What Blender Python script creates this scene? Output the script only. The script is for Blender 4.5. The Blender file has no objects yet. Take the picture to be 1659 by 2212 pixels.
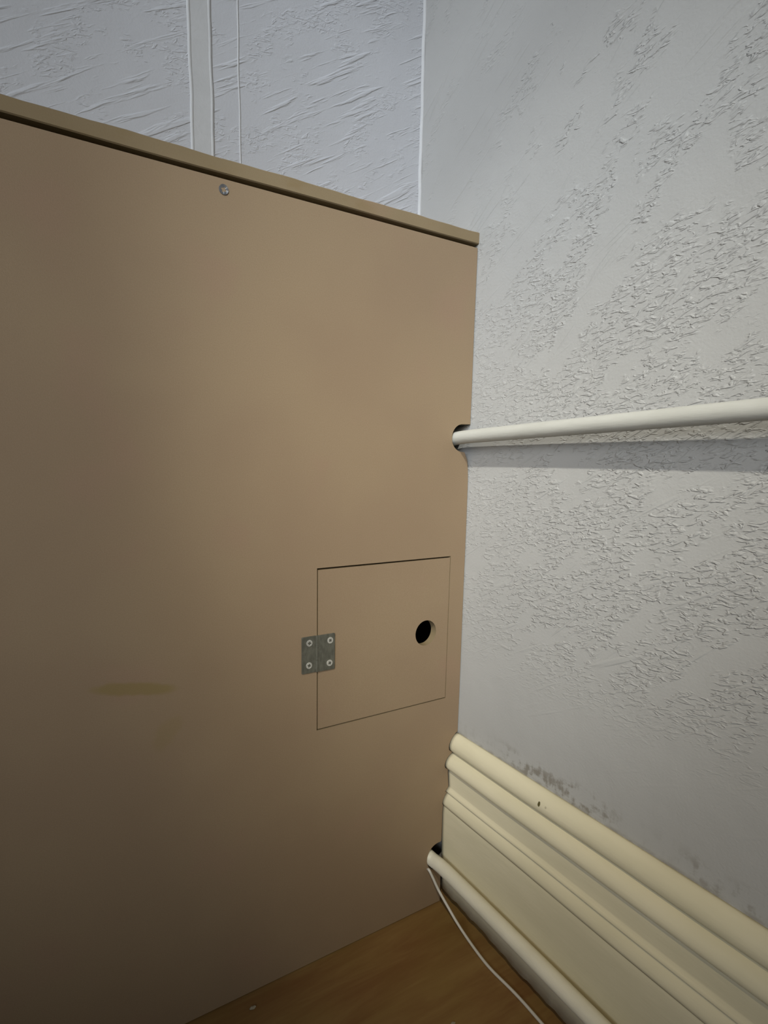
import bpy, bmesh, math, random
import mathutils
from mathutils import Vector, Matrix

random.seed(7)
S = bpy.context.scene
COL = S.collection
R = math.radians

# ------------------------------------------------------------------ camera
# world: wall_right is the plane x=0 (room on -x), the boxing front is y=0, floor z=0
yaw, pitch, roll = 0.48325, -0.13625, 0.00315
fw = Vector((math.sin(yaw)*math.cos(pitch), math.cos(yaw)*math.cos(pitch), math.sin(pitch)))
r0 = Vector((math.cos(yaw), -math.sin(yaw), 0)); u0 = r0.cross(fw)
rt = r0*math.cos(roll) + u0*math.sin(roll)
up = -r0*math.sin(roll) + u0*math.cos(roll)
cam = bpy.data.cameras.new('camera'); camo = bpy.data.objects.new('camera', cam); COL.objects.link(camo)
m = Matrix((rt, up, -fw)).transposed().to_4x4(); m.translation = Vector((-0.44873, -0.47242, 0.56392))
camo.matrix_world = m
cam.sensor_fit = 'VERTICAL'; cam.sensor_height = 36.0; cam.sensor_width = 27.0
cam.lens = 1117.71/2212*36
cam.shift_x = (829.5-692.43)/2212; cam.shift_y = (1175.53-1106)/2212
cam.clip_start = 0.01
S.camera = camo

# ------------------------------------------------------------------ world, lamps, exposure
w = bpy.data.worlds.new('world'); S.world = w; w.use_nodes = True
w.node_tree.nodes['Background'].inputs['Color'].default_value = (0.8, 0.9, 1.0, 1)
w.node_tree.nodes['Background'].inputs['Strength'].default_value = 0.01

def lamp(name, kind, loc, target, power, color):
    d = bpy.data.lights.new(name, kind); d.energy = power; d.color = color
    o = bpy.data.objects.new(name, d); COL.objects.link(o); o.location = loc
    o.rotation_euler = (Vector(target)-Vector(loc)).to_track_quat('-Z', 'Y').to_euler()
    return d
# spot lamp up behind the camera, turned into the corner: casts the pipe's shadow down the wall
d = lamp('spot_lamp', 'SPOT', (-1.00, -0.95, 1.73), (0.0, -0.01, 0.54), 67, (0.95, 0.99, 0.98))
d.spot_size = R(24); d.spot_blend = 1.0; d.shadow_soft_size = 0.022
d = lamp('spot_lamp', 'SPOT', (-1.00, -0.95, 1.73), (0.0, -0.06, 0.30), 42, (1.0, 0.84, 0.55))  # second, warmer spot added to brighten the lower wall
d.spot_size = R(24); d.spot_blend = 1.0; d.shadow_soft_size = 0.022
# soft daylight falling in from the left
d = lamp('daylight', 'AREA', (-1.5, -0.9, 1.12), (-0.20, 0, 0.66), 1.45, (0.74, 0.86, 1.0))
d.shape = 'RECTANGLE'; d.size = 0.9; d.size_y = 0.9; d.spread = R(38)
# added warm fill light, unseen behind the camera
d = lamp('room_fill', 'AREA', (-1.2, -1.4, 1.1), (-0.15, 0, 0.66), 1.08, (1.0, 0.88, 0.70))
d.shape = 'RECTANGLE'; d.size = 0.9; d.size_y = 0.9; d.spread = R(36)
# unseen cool fill spot, added to brighten the wall above the boxing
d = lamp('high_fill', 'SPOT', (-0.9, -0.5, 1.9), (0.02, 0.1, 0.95), 40, (0.93, 0.99, 1.05))
d.spot_size = R(30); d.spot_blend = 1.0; d.shadow_soft_size = 0.2

vs = S.view_settings
S.display_settings.display_device = 'sRGB'
vs.view_transform = 'Standard'; vs.look = 'None'; vs.gamma = 1.0; vs.use_curve_mapping = False
vs.exposure = -0.06

# ------------------------------------------------------------------ node helpers
class NT:
    def __init__(s, name, rough=0.6, spec=0.3, metal=0.0):
        s.mat = bpy.data.materials.new(name); s.mat.use_nodes = True
        s.t = s.mat.node_tree; s.b = s.t.nodes['Principled BSDF']
        s.b.inputs['Roughness'].default_value = rough
        s.b.inputs['Specular IOR Level'].default_value = spec
        s.b.inputs['Metallic'].default_value = metal
        s.co = s.t.nodes.new('ShaderNodeTexCoord').outputs['Object']
    def _in(s, sock, v):
        if v is None: return
        if hasattr(v, 'is_output'): s.t.links.new(v, sock)
        else: sock.default_value = v
    def math(s, op, a, b=None, c=None, clamp=False):
        n = s.t.nodes.new('ShaderNodeMath'); n.operation = op; n.use_clamp = clamp
        for i, v in enumerate((a, b, c)): s._in(n.inputs[i], v)
        return n.outputs[0]
    def mapping(s, vec, loc=(0,0,0), rot=(0,0,0), scale=(1,1,1), kind='POINT'):
        n = s.t.nodes.new('ShaderNodeMapping'); n.vector_type = kind
        s.t.links.new(vec, n.inputs['Vector'])
        n.inputs['Location'].default_value = loc; n.inputs['Rotation'].default_value = rot; n.inputs['Scale'].default_value = scale
        return n.outputs[0]
    def noise(s, vec, scale, detail=2.0, rough=0.5, dist=0.0):
        n = s.t.nodes.new('ShaderNodeTexNoise'); s.t.links.new(vec, n.inputs['Vector'])
        n.inputs['Scale'].default_value = scale; n.inputs['Detail'].default_value = detail
        n.inputs['Roughness'].default_value = rough; n.inputs['Distortion'].default_value = dist
        return n.outputs['Fac']
    def step(s, v, a, b, lo=0.0, hi=1.0):
        n = s.t.nodes.new('ShaderNodeMapRange'); n.interpolation_type = 'SMOOTHSTEP'
        s._in(n.inputs['Value'], v); s._in(n.inputs['From Min'], a); s._in(n.inputs['From Max'], b)
        s._in(n.inputs['To Min'], lo); s._in(n.inputs['To Max'], hi)
        return n.outputs['Result']
    def mix(s, f, a, b):
        n = s.t.nodes.new('ShaderNodeMix'); n.data_type = 'RGBA'
        s._in(n.inputs['Factor'], f); s._in(n.inputs['A'], a); s._in(n.inputs['B'], b)
        return n.outputs['Result']
    def xyz(s, vec):
        n = s.t.nodes.new('ShaderNodeSeparateXYZ'); s.t.links.new(vec, n.inputs[0]); return n.outputs
    def color(s, c): s._in(s.b.inputs['Base Color'], c)
    def bump(s, h, dist=0.001, strength=1.0):
        n = s.t.nodes.new('ShaderNodeBump'); n.inputs['Distance'].default_value = dist; n.inputs['Strength'].default_value = strength
        s.t.links.new(h, n.inputs['Height']); s.t.links.new(n.outputs[0], s.b.inputs['Normal'])
    def ridge(s, n, width):       # thin rounded ridges where the noise crosses 0.5
        a = s.math('ABSOLUTE', s.math('SUBTRACT', n, 0.5))
        return s.step(a, 0.0, width, 1.0, 0.0)

def wallpaper(name, axis, base, dirt=False, smooth_x=None):
    """Blown-vinyl paper with an embossed pattern: diagonal creases and clumps of small wavy ridges."""
    s = NT(name, 0.62, 0.25)
    # (a, b) = in-plane horizontal (up-diagonal runs towards +a), vertical
    o = s.xyz(s.co)
    hor = s.math('MULTIPLY', o['Y'], -1.0) if axis == 'x' else o['X']
    cmb = s.t.nodes.new('ShaderNodeCombineXYZ'); s._in(cmb.inputs[0], hor); s._in(cmb.inputs[1], o['Z'])
    P = cmb.outputs[0]
    def diag(ang, su, sv, off=(0,0,0)):
        q = s.mapping(P, loc=off, rot=(0, 0, R(-ang)))
        return s.mapping(q, scale=(su, sv, 1))
    # long creases, two directions: tapering strokes
    def strokes(ang, fu, fv, off, lo, hi, dist=0.25, detail=2.0):
        return s.step(s.noise(diag(ang, fu, fv, off), 1.0, detail, .55, dist), lo, hi)
    m1 = s.step(s.noise(diag(30, 9, 16, (.3, .2, 0)), 1.0, 1), 0.36 if axis == 'x' else 0.28, 0.52 if axis == 'x' else 0.42)
    c1 = s.math('MULTIPLY', strokes(31, 10, 120, (1.3, .7, 0), 0.60, 0.74) if axis == 'x' else strokes(31, 13, 120, (1.3, .7, 0), 0.545, 0.70, 0.25, 3.0), m1)
    m2 = s.step(s.noise(diag(50, 9, 16, (2.3, 4.2, 0)), 1.0, 1), 0.44, 0.58)
    c2 = s.math('MULTIPLY', strokes(47, 12, 130, (5.3, 1.7, 0), 0.60, 0.74), m2)
    # clumps of short wavy ridges
    clump = s.noise(diag(40, 15, 26, (7.7, 3.1, 0)), 1.0, 3, .65)
    z = o['Z']
    if axis == 'x':
        lowfade = s.step(z, 0.30, 0.42)
        hifade = s.step(z, 0.95, 0.66, 0.0, 1.0)
        yfade = s.step(hor, 0.0, 0.14, 0.5, 1.0)
        gain = s.math('MULTIPLY', lowfade, yfade)
        thr = s.math('SUBTRACT', 0.533, s.math('MULTIPLY', hifade, 0.12))
        mk = s.step(clump, thr, s.math('ADD', thr, 0.07))
        mk = s.math('MULTIPLY', mk, gain)
        c1 = s.math('MULTIPLY', c1, s.step(z, 0.27, 0.38))
        c2 = s.math('MULTIPLY', c2, s.step(z, 0.30, 0.45))
        cw = 0.55
    else:
        mk = s.math('MULTIPLY', s.step(clump, 0.49, 0.58), 0.55)
        cw = 0.75
    q1 = strokes(4, 105, 290, (0, 0, 0), 0.50, 0.68, 0.7)
    q2 = strokes(30, 90, 270, (3, 9, 0), 0.53, 0.70, 0.7)
    sq = s.math('MULTIPLY', s.math('MAXIMUM', q1, q2), mk)
    fine = s.noise(P, 420, 3, .6)
    soft = s.noise(P, 26, 2, .5)
    h = s.math('MAXIMUM', s.math('MULTIPLY', c1, cw), s.math('MULTIPLY', c2, cw if axis == 'x' else 0.0))
    h = s.math('MAXIMUM', h, s.math('MULTIPLY', sq, 0.75))
    h = s.math('ADD', h, s.math('MULTIPLY', fine, 0.26))
    h = s.math('ADD', h, s.math('MULTIPLY', soft, 0.9))
    s.bump(h, 0.0012, 0.8)
    tone = s.noise(P, 9, 2, .5)
    col = s.mix(s.step(tone, .35, .65), tuple(c*0.975 for c in base)+(1,), tuple(base)+(1,))
    col = s.mix(s.math('MULTIPLY', s.noise(P, 900, 1), 0.10), col, (0.45, 0.45, 0.45, 1))
    if dirt:
        # grubby smudges rubbed into the paper just above the skirting
        n = s.noise(s.mapping(P, scale=(42, 75, 1)), 1.0, 4, .65)
        n2 = s.noise(s.mapping(P, scale=(190, 60, 1)), 1.0, 3, .6)
        zone1 = s.math('MULTIPLY', s.step(hor, 0.05, 0.11), s.step(hor, 0.225, 0.19))
        zone2 = s.math('MULTIPLY', s.step(hor, 0.25, 0.28), 0.6)
        zone = s.math('MAXIMUM', s.math('MAXIMUM', zone1, zone2), 0.15)
        top = s.math('ADD', 0.246, s.math('MULTIPLY', s.noise(s.mapping(P, scale=(22, 1, 1)), 1.0, 2), 0.022))
        band = s.math('MULTIPLY', s.step(s.math('SUBTRACT', z, top), 0.006, -0.010), zone)
        f = s.math('MULTIPLY', band, s.step(s.math('ADD', s.math('MULTIPLY', n, .6), s.math('MULTIPLY', n2, .4)), 0.47, 0.60))
        line = s.math('MULTIPLY', s.step(z, 0.2385, 0.2345), s.step(n, 0.35, 0.6))
        col = s.mix(s.math('MULTIPLY', s.math('MAXIMUM', f, s.math('MULTIPLY', line, .7)), 0.62), col, (0.15, 0.125, 0.085, 1))
    s.color(col)
    return s.mat

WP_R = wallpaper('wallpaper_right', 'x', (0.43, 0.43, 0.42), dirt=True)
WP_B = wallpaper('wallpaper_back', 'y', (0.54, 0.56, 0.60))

def plain_paint(name, c, rough=0.5, bump=0.0002):
    s = NT(name, rough, 0.35)
    n = s.noise(s.co, 60, 3, .6)
    s.color(s.mix(s.step(n, .3, .7), tuple(x*0.95 for x in c)+(1,), tuple(c)+(1,)))
    s.bump(s.noise(s.co, 240, 3, .6), bump, 0.8)
    return s.mat
PAINT_W = plain_paint('wall_paint', (0.56, 0.575, 0.59), 0.55, 0.0004)

def cream_gloss():
    s = NT('cream_gloss_paint', 0.42, 0.4)
    n = s.noise(s.mapping(s.co, scale=(30, 8, 30)), 1.0, 3, .6)
    col = s.mix(s.step(n, .3, .7), (0.64, 0.595, 0.43, 1), (0.70, 0.65, 0.48, 1))
    o = s.xyz(s.co)
    # two small chips in the paint of the top moulding
    for (y, z, ry, rz) in ((-0.1365, 0.2215, 0.0016, 0.0030), (-0.1445, 0.2222, 0.0012, 0.0013)):
        dy = s.math('DIVIDE', s.math('SUBTRACT', o['Y'], y), ry)
        dz = s.math('DIVIDE', s.math('SUBTRACT', o['Z'], z), rz)
        dd = s.math('ADD', s.math('MULTIPLY', dy, dy), s.math('MULTIPLY', dz, dz))
        dd = s.math('ADD', dd, s.math('MULTIPLY', s.noise(s.co, 700, 1), 0.8))
        col = s.mix(s.math('MULTIPLY', s.step(dd, 1.5, 0.9), 1.0 if ry > .0015 else 0.35), col, (0.10, 0.085, 0.03, 1))
    # groove shade painted into the colour, together with brown grime
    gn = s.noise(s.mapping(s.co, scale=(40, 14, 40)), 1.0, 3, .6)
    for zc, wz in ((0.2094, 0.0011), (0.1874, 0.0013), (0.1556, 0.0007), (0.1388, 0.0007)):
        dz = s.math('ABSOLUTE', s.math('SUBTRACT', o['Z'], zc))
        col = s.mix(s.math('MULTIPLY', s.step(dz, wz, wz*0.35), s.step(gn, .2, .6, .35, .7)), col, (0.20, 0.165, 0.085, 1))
    # greyer in uneven patches towards the raw bottom edge
    g = s.step(s.math('ADD', o['Z'], s.math('MULTIPLY', s.noise(s.mapping(s.co, scale=(20, 40, 90)), 1.0, 4), 0.018)), 0.050, 0.026)
    col = s.mix(s.math('MULTIPLY', g, .45), col, (0.40, 0.38, 0.33, 1))
    s.color(col)
    s.bump(s.noise(s.mapping(s.co, scale=(300, 60, 300)), 1.0, 3, .6), 0.0003, 0.6)
    return s.mat
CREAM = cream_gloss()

def pipe_paint(name, c0, c1):
    s = NT(name, 0.45, 0.35)
    n = s.noise(s.mapping(s.co, scale=(60, 25, 60)), 1.0, 3, .6)
    s.color(s.mix(s.step(n, .3, .7), c0, c1))
    s.bump(s.noise(s.mapping(s.co, scale=(200, 50, 200)), 1.0, 3, .6), 0.0005, 0.7)
    return s.mat
PIPE = pipe_paint('white_pipe_paint', (0.49, 0.49, 0.45, 1), (0.53, 0.53, 0.49, 1))
PIPE_C = pipe_paint('yellowed_pipe_paint', (0.70, 0.68, 0.57, 1), (0.76, 0.74, 0.63, 1))

def mdf(name, edge=False):
    s = NT(name, 0.60, 0.25)
    n = s.noise(s.co, 5.5, 3, .5)
    f = s.noise(s.co, 850, 3, .7)
    m_ = s.noise(s.mapping(s.co, loc=(3, 1, 2)), 11, 3, .5)
    if edge: a, b = (0.215, 0.165, 0.093, 1), (0.27, 0.210, 0.127, 1)
    else: a, b = (0.280, 0.203, 0.132, 1), (0.302, 0.224, 0.143, 1)
    col = s.mix(s.step(n, .35, .65), a, b)
    col = s.mix(s.math('MULTIPLY', s.step(m_, .55, .70), .35), col, (0.305, 0.200, 0.141, 1))
    col = s.mix(s.math('MULTIPLY', s.step(f, .35, .65), .26), col, (0.22, 0.155, 0.09, 1))
    if edge:
        e = s.noise(s.mapping(s.co, scale=(28, 28, 60)), 1.0, 4, .6)
        col = s.mix(s.math('MULTIPLY', s.step(e, .52, .70), .35), col, (0.22, 0.155, 0.07, 1))
    o = s.xyz(s.co)
    # rubbed oily smear left of the hatch, and a fainter one under it
    wob = s.noise(s.co, 45, 3)
    for (x, z, rx, rz, k, sl) in ((-0.389, 0.3700, 0.040, 0.0065, .60, -0.17), (-0.362, 0.322, 0.016, 0.013, .22, 0.5)):
        dx = s.math('SUBTRACT', o['X'], x)
        dz = s.math('SUBTRACT', s.math('SUBTRACT', o['Z'], z), s.math('MULTIPLY', dx, sl))
        dx = s.math('DIVIDE', dx, rx); dz = s.math('DIVIDE', dz, rz)
        dd = s.math('SQRT', s.math('ADD', s.math('MULTIPLY', dx, dx), s.math('MULTIPLY', dz, dz)))
        dd = s.math('ADD', dd, s.math('MULTIPLY', s.math('SUBTRACT', wob, .5), 1.2))
        col = s.mix(s.math('MULTIPLY', s.step(dd, 1.15, 0.6), k), col, (0.225, 0.168, 0.055, 1))
    s.color(col)
    s.bump(s.noise(s.co, 1300, 2, .6), 0.00012, 0.6)
    return s.mat
MDF = mdf('mdf_board'); MDF_E = mdf('mdf_cut_edge', True)

def floor_mat():
    s = NT('brown_wood_floor', 0.55, 0.25)
    g = s.noise(s.mapping(s.co, rot=(0, 0, R(4)), scale=(5, 38, 1)), 1.0, 5, .62, .4)
    b = s.noise(s.mapping(s.co, scale=(7, 11, 1)), 1.0, 3, .5)
    col = s.mix(s.step(g, .3, .7), (0.195, 0.098, 0.036, 1), (0.275, 0.175, 0.066, 1))
    col = s.mix(s.math('MULTIPLY', s.step(b, .35, .65), .45), col, (0.20, 0.130, 0.035, 1))
    # fine dust trodden in along the wall line
    s.color(col)
    s.bump(s.noise(s.mapping(s.co, scale=(20, 200, 1)), 1.0, 3), 0.0002, 0.6)
    return s.mat
FLOOR = floor_mat()

def steel(name, c, rough=.45, metal=.85):
    s = NT(name, rough, 0.5, metal)
    n = s.noise(s.mapping(s.co, scale=(300, 300, 120)), 1.0, 4, .6)
    s.color(s.mix(s.step(n, .3, .7), tuple(x*.7 for x in c)+(1,), tuple(c)+(1,)))
    s._in(s.b.inputs['Roughness'], s.step(s.noise(s.co, 400, 2), .3, .7, rough-.08, rough+.1))
    return s.mat
HINGE = steel('dull_zinc', (0.19, 0.19, 0.155), .5, .55)
SCREW = steel('bright_zinc', (0.72, 0.71, 0.66), .38, .5)
RECESS = steel('screw_recess_dark', (0.03, 0.028, 0.02), .6, .3)
def flat(name, c, rough=.5):
    s = NT(name, rough, .4)
    n = s.noise(s.co, 150, 2)
    s.color(s.mix(n, tuple(x*.92 for x in c)+(1,), tuple(c)+(1,)))
    return s.mat
CABLE = flat('cable_sheath', (0.62, 0.60, 0.55), .45)
CRUMB = flat('plaster_crumb_white', (0.36, 0.32, 0.24), .9)
SHADE_BLACK = flat('shade_black', (0.004, 0.0035, 0.003), 1.0)  # black stand-in for the shade inside the boxing
SHADE_BLACK.node_tree.nodes['Principled BSDF'].inputs['Specular IOR Level'].default_value = 0.0

# ------------------------------------------------------------------ mesh helpers
def link(name, bm, mats, parent=None, smooth=False, bevel=0, kind=None, label=None, cat=None, group=None):
    me = bpy.data.meshes.new(name)
    bmesh.ops.recalc_face_normals(bm, faces=bm.faces)
    bm.to_mesh(me); bm.free()
    o = bpy.data.objects.new(name, me); COL.objects.link(o)
    for mm in (mats if isinstance(mats, (list, tuple)) else [mats]): me.materials.append(mm)
    if smooth:
        for p in me.polygons: p.use_smooth = True
    if bevel:
        b = o.modifiers.new('bevel', 'BEVEL'); b.width = bevel; b.segments = 2; b.limit_method = 'ANGLE'; b.angle_limit = R(40)
    if parent: o.parent = parent
    if kind: o['kind'] = kind
    if label: o['label'] = label
    if cat: o['category'] = cat
    if group: o['group'] = group
    return o
def box(bm, x0, x1, y0, y1, z0, z1):
    v = [bm.verts.new((x, y, z)) for x in (x0, x1) for y in (y0, y1) for z in (z0, z1)]
    for f in ((0,1,3,2),(4,6,7,5),(0,4,5,1),(2,3,7,6),(0,2,6,4),(1,5,7,3)): bm.faces.new([v[i] for i in f])
def extrude_profile(bm, pts, axis, a, b, closed=True, n=1, wob=None):
    """pts in the plane across the axis ('y': (x,z), 'z': (x,y)); swept from a to b."""
    rings = []
    for i in range(n+1):
        t = a+(b-a)*i/n
        ring = []
        for k, p in enumerate(pts):
            q = wob(p, t, k) if wob else p
            ring.append(bm.verts.new((q[0], t, q[1]) if axis == 'y' else (q[0], q[1], t)))
        rings.append(ring)
    m_ = len(pts)
    for i in range(n):
        for k in range(m_ if closed else m_-1):
            l = (k+1) % m_
            bm.faces.new((rings[i][k], rings[i][l], rings[i+1][l], rings[i+1][k]))
    bm.faces.new(rings[0]); bm.faces.new(rings[-1])
def catmull(P, n=10):
    P = [Vector(p) for p in P]; P = [P[0]*2-P[1]]+P+[P[-1]*2-P[-2]]; out = []
    for i in range(1, len(P)-2):
        for k in range(n):
            t = k/n
            out.append(0.5*((2*P[i])+(-P[i-1]+P[i+1])*t+(2*P[i-1]-5*P[i]+4*P[i+1]-P[i+2])*t*t+(-P[i-1]+3*P[i]-3*P[i+1]+P[i+2])*t**3))
    out.append(P[-2]); return out
def tube(bm, path, rad, seg=28, jitter=0.0):
    rings = []; n = len(path); prev = Vector((0, 0, 1))
    for i, p in enumerate(path):
        t = (path[min(i+1, n-1)]-path[max(i-1, 0)]).normalized()
        a = (prev - t*prev.dot(t)).normalized(); prev = a; b = t.cross(a)
        rr = rad*(1+random.uniform(-jitter, jitter))
        rings.append([bm.verts.new(p+(a*math.cos(2*math.pi*k/seg)+b*math.sin(2*math.pi*k/seg))*rr) for k in range(seg)])
    for i in range(n-1):
        for k in range(seg):
            l = (k+1) % seg
            bm.faces.new((rings[i][k], rings[i][l], rings[i+1][l], rings[i+1][k]))
    bm.faces.new(rings[0]); bm.faces.new(rings[-1])
def plate(bm, outer, holes, y0, y1, edge_mat=1):
    """flat board in the x-z plane with holes, front face y0, back face y1 (triangle fill)"""
    es = []
    for loop in [outer]+holes:
        vv = [bm.verts.new((x, y0, z)) for x, z in loop]
        es += [bm.edges.new((vv[i], vv[(i+1) % len(vv)])) for i in range(len(vv))]
    res = bmesh.ops.triangle_fill(bm, edges=es, use_beauty=True)
    faces = [f for f in res['geom'] if isinstance(f, bmesh.types.BMFace)]
    ext = bmesh.ops.extrude_face_region(bm, geom=faces)
    nf = [g for g in ext['geom'] if isinstance(g, bmesh.types.BMFace)]
    bmesh.ops.translate(bm, vec=(0, y1-y0, 0), verts=[g for g in ext['geom'] if isinstance(g, bmesh.types.BMVert)])
    flatset = set(faces) | set(nf)
    for f in bm.faces:
        if abs(f.calc_center_median().y-y0) > 1e-6 and abs(f.calc_center_median().y-y1) > 1e-6: f.material_index = edge_mat
def circle(cx, cz, r, n=48, ph=0.0):
    return [(cx+r*math.cos(2*math.pi*k/n+ph), cz+r*math.sin(2*math.pi*k/n+ph)) for k in range(n)]
def empty(name, loc, **kw):
    o = bpy.data.objects.new(name, None); COL.objects.link(o); o.location = loc; o.empty_display_size = .05
    for k, v in kw.items(): o[k] = v
    return o

# ------------------------------------------------------------------ the setting
YB = 0.1095                         # plane of the back wall
bm = bmesh.new(); box(bm, 0.0, 0.10, -1.7, YB+0.10, -0.02, 2.4)
link('wall_right', bm, WP_R, kind='structure')
bm = bmesh.new(); box(bm, -1.5, 0.0, YB, YB+0.10, -0.02, 2.4)
link('wall_back', bm, WP_B, kind='structure')
bm = bmesh.new(); box(bm, -1.5, 0.0, -1.7, YB, -0.02, 0.0)
link('floor', bm, FLOOR, kind='structure')

def strip_profile(x0, x1, proud, bead):
    """batten with a raised bead of paint down each edge; points are (x, y), the wall is at YB"""
    w_ = 0.0030
    P = [(x0, YB+0.001)]
    for k in range(7):
        a = math.pi*k/6; P.append((x0+w_/2-math.cos(a)*w_/2, YB-(proud*(k/6))-math.sin(a)*bead))
    P += [(x0+w_+.001, YB-proud), (x1-w_-.001, YB-proud)]
    for k in range(7):
        a = math.pi*k/6; P.append((x1-w_/2-math.cos(a)*w_/2, YB-(proud*(1-k/6))-math.sin(a)*bead))
    P.append((x1, YB+0.001))
    return P
def strip(name, x0, x1, proud, bead, seed):
    bm = bmesh.new()
    rnd = random.Random(seed); ph = rnd.random()*6
    wob = lambda p, t, k: (p[0]+0.0005*math.sin(t*41+ph)+0.0003*math.sin(t*113+ph), p[1])
    extrude_profile(bm, strip_profile(x0, x1, proud, bead), 'z', 0.80, 2.4, n=120, wob=wob)
    return link(name, bm, PAINT_W, kind='structure', smooth=True)
strip('trim_1', -0.2965, -0.2715, 0.0010, 0.0008, 1)
def seam(name, x, w_, h_, seed, y=YB):
    bm = bmesh.new(); ph = seed*1.7
    P = [(x-w_/2, y+.001)]+[(x-w_/2*math.cos(math.pi*k/6), y-h_*math.sin(math.pi*k/6)) for k in range(1, 6)]+[(x+w_/2, y+.001)]
    wob = lambda p, t, k: (p[0]+0.0004*math.sin(t*39+ph)+0.0003*math.sin(t*97+ph), p[1])
    extrude_profile(bm, P, 'z', 0.80, 2.4, n=120, wob=wob)
    return link(name, bm, PAINT_W, kind='structure', smooth=True)
seam('trim_2', -0.2430, 0.0020, 0.0007, 2)                  # paper seam right of the strip
bm = bmesh.new()                                            # fillet of filler down the room corner
P = [(0.001, YB+.001), (-0.0034, YB+.0005), (-0.0026, YB-.0010), (-0.0012, YB-.0022), (0.0005, YB-.0034)]
extrude_profile(bm, P, 'z', 0.80, 2.4, n=120, wob=lambda p, t, k: (p[0]+0.0004*math.sin(t*51)+0.0003*math.sin(t*131), p[1]))
link('trim_3', bm, PAINT_W, kind='structure', smooth=True)

# moulded skirting board on the right wall (profile: x into the room, z up)
SK = [(0.0008, 0.2338), (-0.0030, 0.2336), (-0.0062, 0.2318), (-0.0092, 0.2288), (-0.0117, 0.2252), (-0.0133, 0.2212), (-0.0138, 0.2178),
      (-0.0134, 0.2146), (-0.0122, 0.2124), (-0.0100, 0.2108), (-0.0078, 0.2098), (-0.0076, 0.2090),        # upper torus, undercut
      (-0.0090, 0.2082), (-0.0122, 0.2064), (-0.0152, 0.2038), (-0.0176, 0.2006), (-0.0191, 0.1970), (-0.0195, 0.1938), (-0.0189, 0.1912),
      (-0.0174, 0.1894), (-0.0150, 0.1882), (-0.0134, 0.1874), (-0.0136, 0.1862),                           # second torus, undercut
      (-0.0141, 0.1840), (-0.0121, 0.1636), (-0.0126, 0.1622), (-0.0150, 0.1598), (-0.0166, 0.1578), (-0.0162, 0.1566), (-0.0140, 0.1558),
      (-0.0140, 0.1550), (-0.0158, 0.1536), (-0.0184, 0.1504), (-0.0203, 0.1466), (-0.0212, 0.1432), (-0.0210, 0.1408), (-0.0196, 0.1392), (-0.0199, 0.1376),
      (-0.0207, 0.1300), (-0.0203, 0.0950), (-0.0195, 0.0620), (-0.0186, 0.0350), (-0.0182, 0.0200)]
nb = len(SK)
SK += [(0.0008, 0.0200)]
def skwob(p, t, k):
    x, z = p
    if z < 0.021:                   # raw, uneven lower edge, drooping towards the camera
        z = 0.0208+0.0010*math.sin(t*63)+0.0008*math.sin(t*171+1)+0.0007*math.sin(t*390) + 0.050*max(-0.25, min(0, t+0.03))
        z = max(z, 0.008)
    return (x + (0.0003*math.sin(t*33+z*40) if x < -.001 else 0), z)
bm = bmesh.new(); extrude_profile(bm, SK, 'y', -1.6, 0.0005, n=320, wob=skwob)
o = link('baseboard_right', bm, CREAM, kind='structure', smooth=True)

# ------------------------------------------------------------------ MDF boxing across the corner
XL = -1.30
BX = empty('pipe_boxing', (0, 0, 0), label='plain brown board pipe boxing with a hinged hatch, standing against the textured wall', category='cupboard')
T = 0.0095
ZP = 0.8172
# front panel outline, going clockwise from the top-left; scribed over the skirting and notched for both pipes
g = 0.0008
outer = [(XL, ZP), (-0.0010, ZP), (-0.0014, 0.72), (-0.0010, 0.66)]
cx, cz, rr = -0.0125, 0.6055, 0.0160
a0 = math.degrees(math.asin(0.0138/rr))
outer += [(-0.0012, 0.6218)]
outer += [(cx+rr*math.cos(R(a)), cz+rr*math.sin(R(a))) for a in range(88, 262, 6)]
outer += [(-0.0085, 0.5890), (-0.0040, 0.5800), (-0.0022, 0.5690), (-0.0014, 0.5560), (-0.0010, 0.50), (-0.0013, 0.42), (-0.0010, 0.30), (-0.0012, 0.2358), (-0.0040, 0.2346)]
skl = [p for p in SK[2:nb] if 0.0905 < p[1] < 0.2325]
outer += [(x-g, z) for x, z in skl]
outer += [(-0.0214, 0.0895)]
cx, cz, rr = -0.0255, 0.0695, 0.0188
outer += [(cx+rr*math.cos(R(a)), cz+rr*math.sin(R(a))) for a in range(82, 276, 6)]
outer += [(-0.0208, 0.0505), (-0.0205, 0.030), (-0.0200, 0.0015), (XL, 0.0015)]
X1, X2, Z1, Z2 = -0.2048, -0.0234, 0.4655, 0.2855
hatch_hole = [(X1, Z2), (X2, Z2), (X2, Z1), (X1, Z1)]
bm = bmesh.new(); plate(bm, outer, [hatch_hole], 0.0, T)
fp = link('front_panel', bm, [MDF, MDF_E], BX)

# lid: 12 mm board lying on top, cut edge showing
bm = bmesh.new(); n = 90
lidx = [XL+(0.0-XL-0.0002)*i/n for i in range(n+1)]
rows = []
for i, x in enumerate(lidx):
    e = 0.0004*math.sin(x*47)+0.0003*math.sin(x*131+1)
    y0 = -0.0010; zt = 0.8338+e*.8; zb = 0.8212+0.0003*math.sin(x*23)
    rows.append([bm.verts.new(v) for v in ((x, y0+.0009, zb), (x, y0, zb+.0008), (x, y0, zt-.0012), (x, y0+.0014, zt), (x, YB-.0002, zt), (x, YB-.0002, zb))])
for i in range(n):
    for k in range(6):
        l = (k+1) % 6; f = bm.faces.new((rows[i][k], rows[i][l], rows[i+1][l], rows[i+1][k]))
        f.material_index = 0 if k in (3,) else 1
bm.faces.new(rows[0]); bm.faces.new(rows[-1])
link('lid', bm, [MDF, MDF_E], BX, label='lid board with its rough cut front edge')
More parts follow.
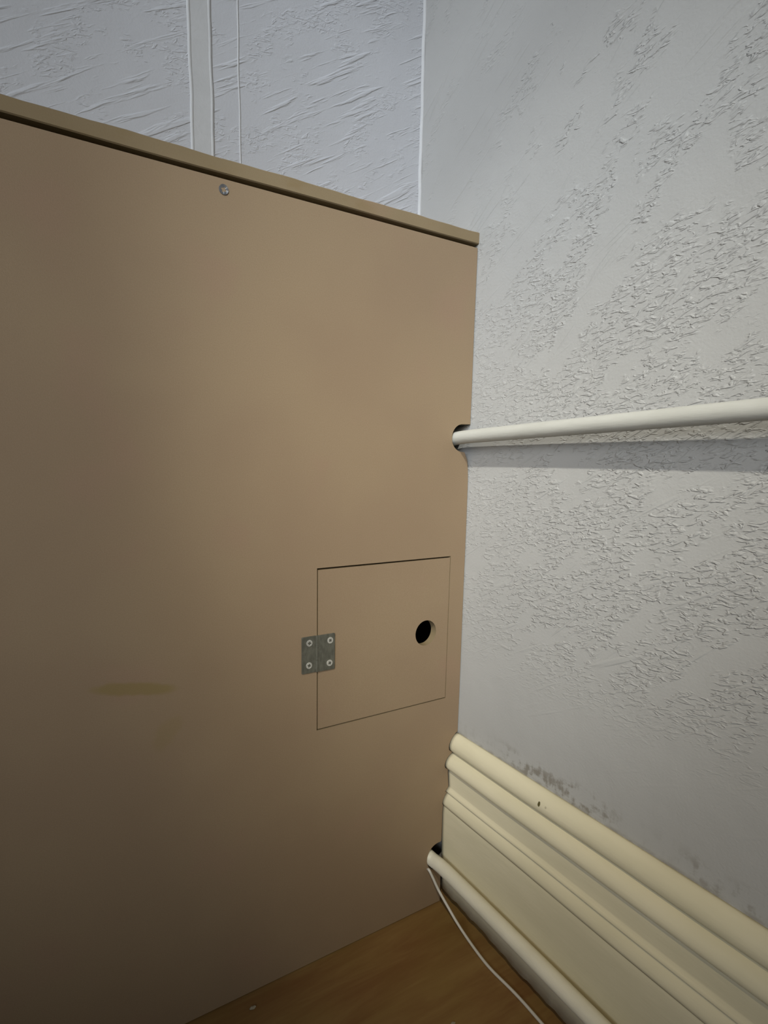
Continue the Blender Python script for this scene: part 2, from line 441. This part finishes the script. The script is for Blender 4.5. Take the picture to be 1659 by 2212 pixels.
# softwood battens the boards are screwed to (dark behind the shadow gap)
bm = bmesh.new(); box(bm, XL, -0.0005, 0.0300, 0.060, 0.780, 0.8205); link('batten', bm, MDF_E, BX)
bm = bmesh.new(); box(bm, XL, XL+0.0095, T+.0002, YB-.0042, 0.0015, 0.8205); link('end_panel', bm, MDF, BX)

bm = bmesh.new(); box(bm, XL+.01, -0.0230, YB-.004, YB-.0005, 0.002, 0.8200); link('back_shade_sheet', bm, SHADE_BLACK, BX, label='added black sheet standing in for the dark seen through the finger hole')  # added sheet, its black colour paints the inner shade
bm = bmesh.new(); box(bm, -0.0045, -0.0004, T+.0010, YB-.0045, 0.250, 0.5850); link('side_shade_sheet', bm, SHADE_BLACK, BX)  # second added black sheet, darkens the slanting view through the hole
# hatch door with finger hole
g1 = 0.0014
dz = 0.0006
door_outer = [(X1+g1, Z2+0.0015), (X2-0.0008, Z2+0.0012), (X2-0.0008, Z1-0.0018), (X1+g1, Z1-0.0020)]
bm = bmesh.new(); plate(bm, door_outer, [circle(-0.0577, 0.3746, 0.0155)], 0.0003, T)
door = link('access_door', bm, [MDF, MDF_E], BX, label='square hatch door with a round finger hole')
# the added black sheets keep the interior dark
# hinge: two leaves, a flat knuckle, four cross-head screws
bm = bmesh.new()
def leaf(bm, x0, x1, z0, z1):
    r_ = 0.0012
    def rr_(cx, cz, a): return [(cx+r_*math.cos(R(a+k*22.5)), cz+r_*math.sin(R(a+k*22.5))) for k in range(5)]
    pts = rr_(x1-r_, z1-r_, 0)+rr_(x0+r_, z1-r_, 90)+rr_(x0+r_, z0+r_, 180)+rr_(x1-r_, z0+r_, 270)
    a = [bm.verts.new((x, 0.0001, z)) for x, z in pts]; b = [bm.verts.new((x, -0.0011, z)) for x, z in pts]
    bm.faces.new(a); bm.faces.new(b)
    for i in range(len(a)): bm.faces.new((a[i], a[(i+1) % len(a)], b[(i+1) % len(a)], b[i]))
HG = empty('hinge', (0, 0, 0)); HG.parent = BX; HG['label'] = 'dull zinc butt hinge fixed with four cross-head screws'
bm = bmesh.new(); leaf(bm, -0.2232, -0.2062, 0.3532, 0.3935); link('leaf', bm, HINGE, HG, bevel=.0003)
bm = bmesh.new(); leaf(bm, -0.2032, -0.1834, 0.3528, 0.3932); link('leaf', bm, HINGE, HG, bevel=.0003)
for k in range(3):
    bm = bmesh.new()
    z0 = 0.3531+k*0.01345
    P = [(-0.2047+0.0021*math.cos(R(a)), -0.0003+0.0013*math.sin(R(a))) for a in range(0, 360, 20)]
    extrude_profile(bm, P, 'z', z0, z0+0.0132)
    link('knuckle', bm, HINGE, HG, smooth=False)
def screw(x, y, z, r_, parent, mat_head, turn, dish=0.0):
    """cross-head screw facing -y: dished head ring with a real recessed cross"""
    bm = bmesh.new(); n = 32
    def ring(rad, yy): return [bm.verts.new((x+rad*math.cos(2*math.pi*k/n), yy, z+rad*math.sin(2*math.pi*k/n))) for k in range(n)]
    arm, wd = r_*0.52, r_*0.20
    r1 = ring(r_, y+.0004); r2 = ring(r_*.96, y-.0002); 
    # star-shaped inner ring following the cross
    def star(yy, kf=1.0):
        out = []
        for k in range(n):
            a = 2*math.pi*k/n+math.radians(turn)
            c, s_ = abs(math.cos(a)), abs(math.sin(a))
            rad = min(arm, wd/max(1e-4, min(c, s_)))
            rad = max(rad, wd*1.3)*kf
            out.append(bm.verts.new((x+rad*math.cos(2*math.pi*k/n), yy, z+rad*math.sin(2*math.pi*k/n))))
        return out
    r3 = star(y+dish-.0002); r4 = star(y+dish+.0012, .7)
    for A, B, mi in ((r1, r2, 0), (r2, r3, 0), (r3, r4, 1)):
        for k in range(n):
            f = bm.faces.new((A[k], A[(k+1) % n], B[(k+1) % n], B[k])); f.material_index = mi
    f = bm.faces.new(r4); f.material_index = 1
    return link('screw', bm, [mat_head, RECESS], parent)
for (x, z, t) in ((-0.2143, 0.3863, 10), (-0.1893, 0.3858, 40), (-0.2147, 0.3618, 20), (-0.1899, 0.3606, 60)):
    screw(x, -0.0013, z, 0.0036, HG, SCREW, t)
# screw sunk in the panel under the lid, in a small countersink collar
SGREY = steel('grey_zinc', (0.30, 0.31, 0.33), .35, .7)
sc = screw(-0.2973, -0.0005, 0.8085, 0.0044, BX, SGREY, 25, dish=.0006)
sc['label'] = 'grey cross-head screw sunk just under the lid'

# ------------------------------------------------------------------ pipes and cable
bm = bmesh.new()
path = catmull([(-0.046, -1.6, 0.6075), (-0.0400, -1.0, 0.6070), (-0.0330, -.60, 0.6070), (-0.0268, -.36, 0.6070), (-0.0225, -.18, 0.6066),
                (-0.0200, -.06, 0.6062), (-0.0193, -.008, 0.6056), (-0.0192, .012, 0.6035), (-0.0200, .035, 0.598), (-0.022, .10, 0.585)], 12)
tube(bm, path, 0.0076, 36, .006)
link('heating_pipe', bm, PIPE, smooth=True, label='upper white-painted pipe crossing the textured wall at mid height into the boxing', cat='pipe', group='painted heating pipes')
bm = bmesh.new()
path = catmull([(-0.034, -1.6, 0.062), (-0.034, -1.0, 0.063), (-0.034, -.60, 0.065), (-0.0335, -.30, 0.0662), (-0.0328, -.12, 0.0668),
                (-0.0324, -.040, 0.0667), (-0.0329, -.014, 0.0667), (-0.0350, .0015, 0.0668), (-0.0405, .0105, 0.0730), (-0.0470, .0150, 0.0830), (-0.0570, .0200, 0.100)], 14)
tube(bm, path, 0.0087, 36, .006)
link('heating_pipe', bm, PIPE_C, smooth=True, label='lower white-painted pipe running along the foot of the cream skirting board', cat='pipe', group='painted heating pipes')
bm = bmesh.new()
path = catmull([(-0.0380, 0.030, 0.052), (-0.0415, 0.004, 0.0550), (-0.0440, -.0045, 0.0585), (-0.0410, -.0085, 0.050), (-0.0362, -.0150, 0.035), (-0.0310, -.0300, 0.018), (-0.0298, -.0430, 0.0100),
                (-0.0299, -.0605, 0.0045), (-0.0318, -.085, 0.0022), (-0.0324, -.1045, 0.0019), (-0.0300, -.1362, 0.0019), (-0.0303, -.1698, 0.0019),
                (-0.033, -.26, 0.0019), (-0.037, -.5, 0.0019), (-0.036, -1.0, 0.0019), (-0.038, -1.6, 0.0019)], 12)
tube(bm, path, 0.0017, 14)
link('cable', bm, CABLE, smooth=True, label='thin white cable trailing out of the lower pipe hole onto the brown floor', cat='cable')

# crumbs of plaster on the floor by the boxing
def crumb(x, y, r_, seed, label):
    rnd = random.Random(seed)
    bm = bmesh.new(); bmesh.ops.create_icosphere(bm, subdivisions=2, radius=r_)
    for v in bm.verts:
        v.co *= rnd.uniform(.7, 1.15); v.co.z *= .45; v.co.x *= 1.7
    zmin = min(v.co.z for v in bm.verts)
    for v in bm.verts: v.co += Vector((x, y, -zmin))
    link('plaster_crumb', bm, CRUMB, label=label, cat='debris')
crumb(-0.2890, -0.0165, 0.0020, 3, 'pale crumb of plaster on the floor at the foot of the brown panel')
crumb(-0.1110, -0.1270, 0.0016, 5, 'pale crumb of plaster on the floor between the panel and the white cable')
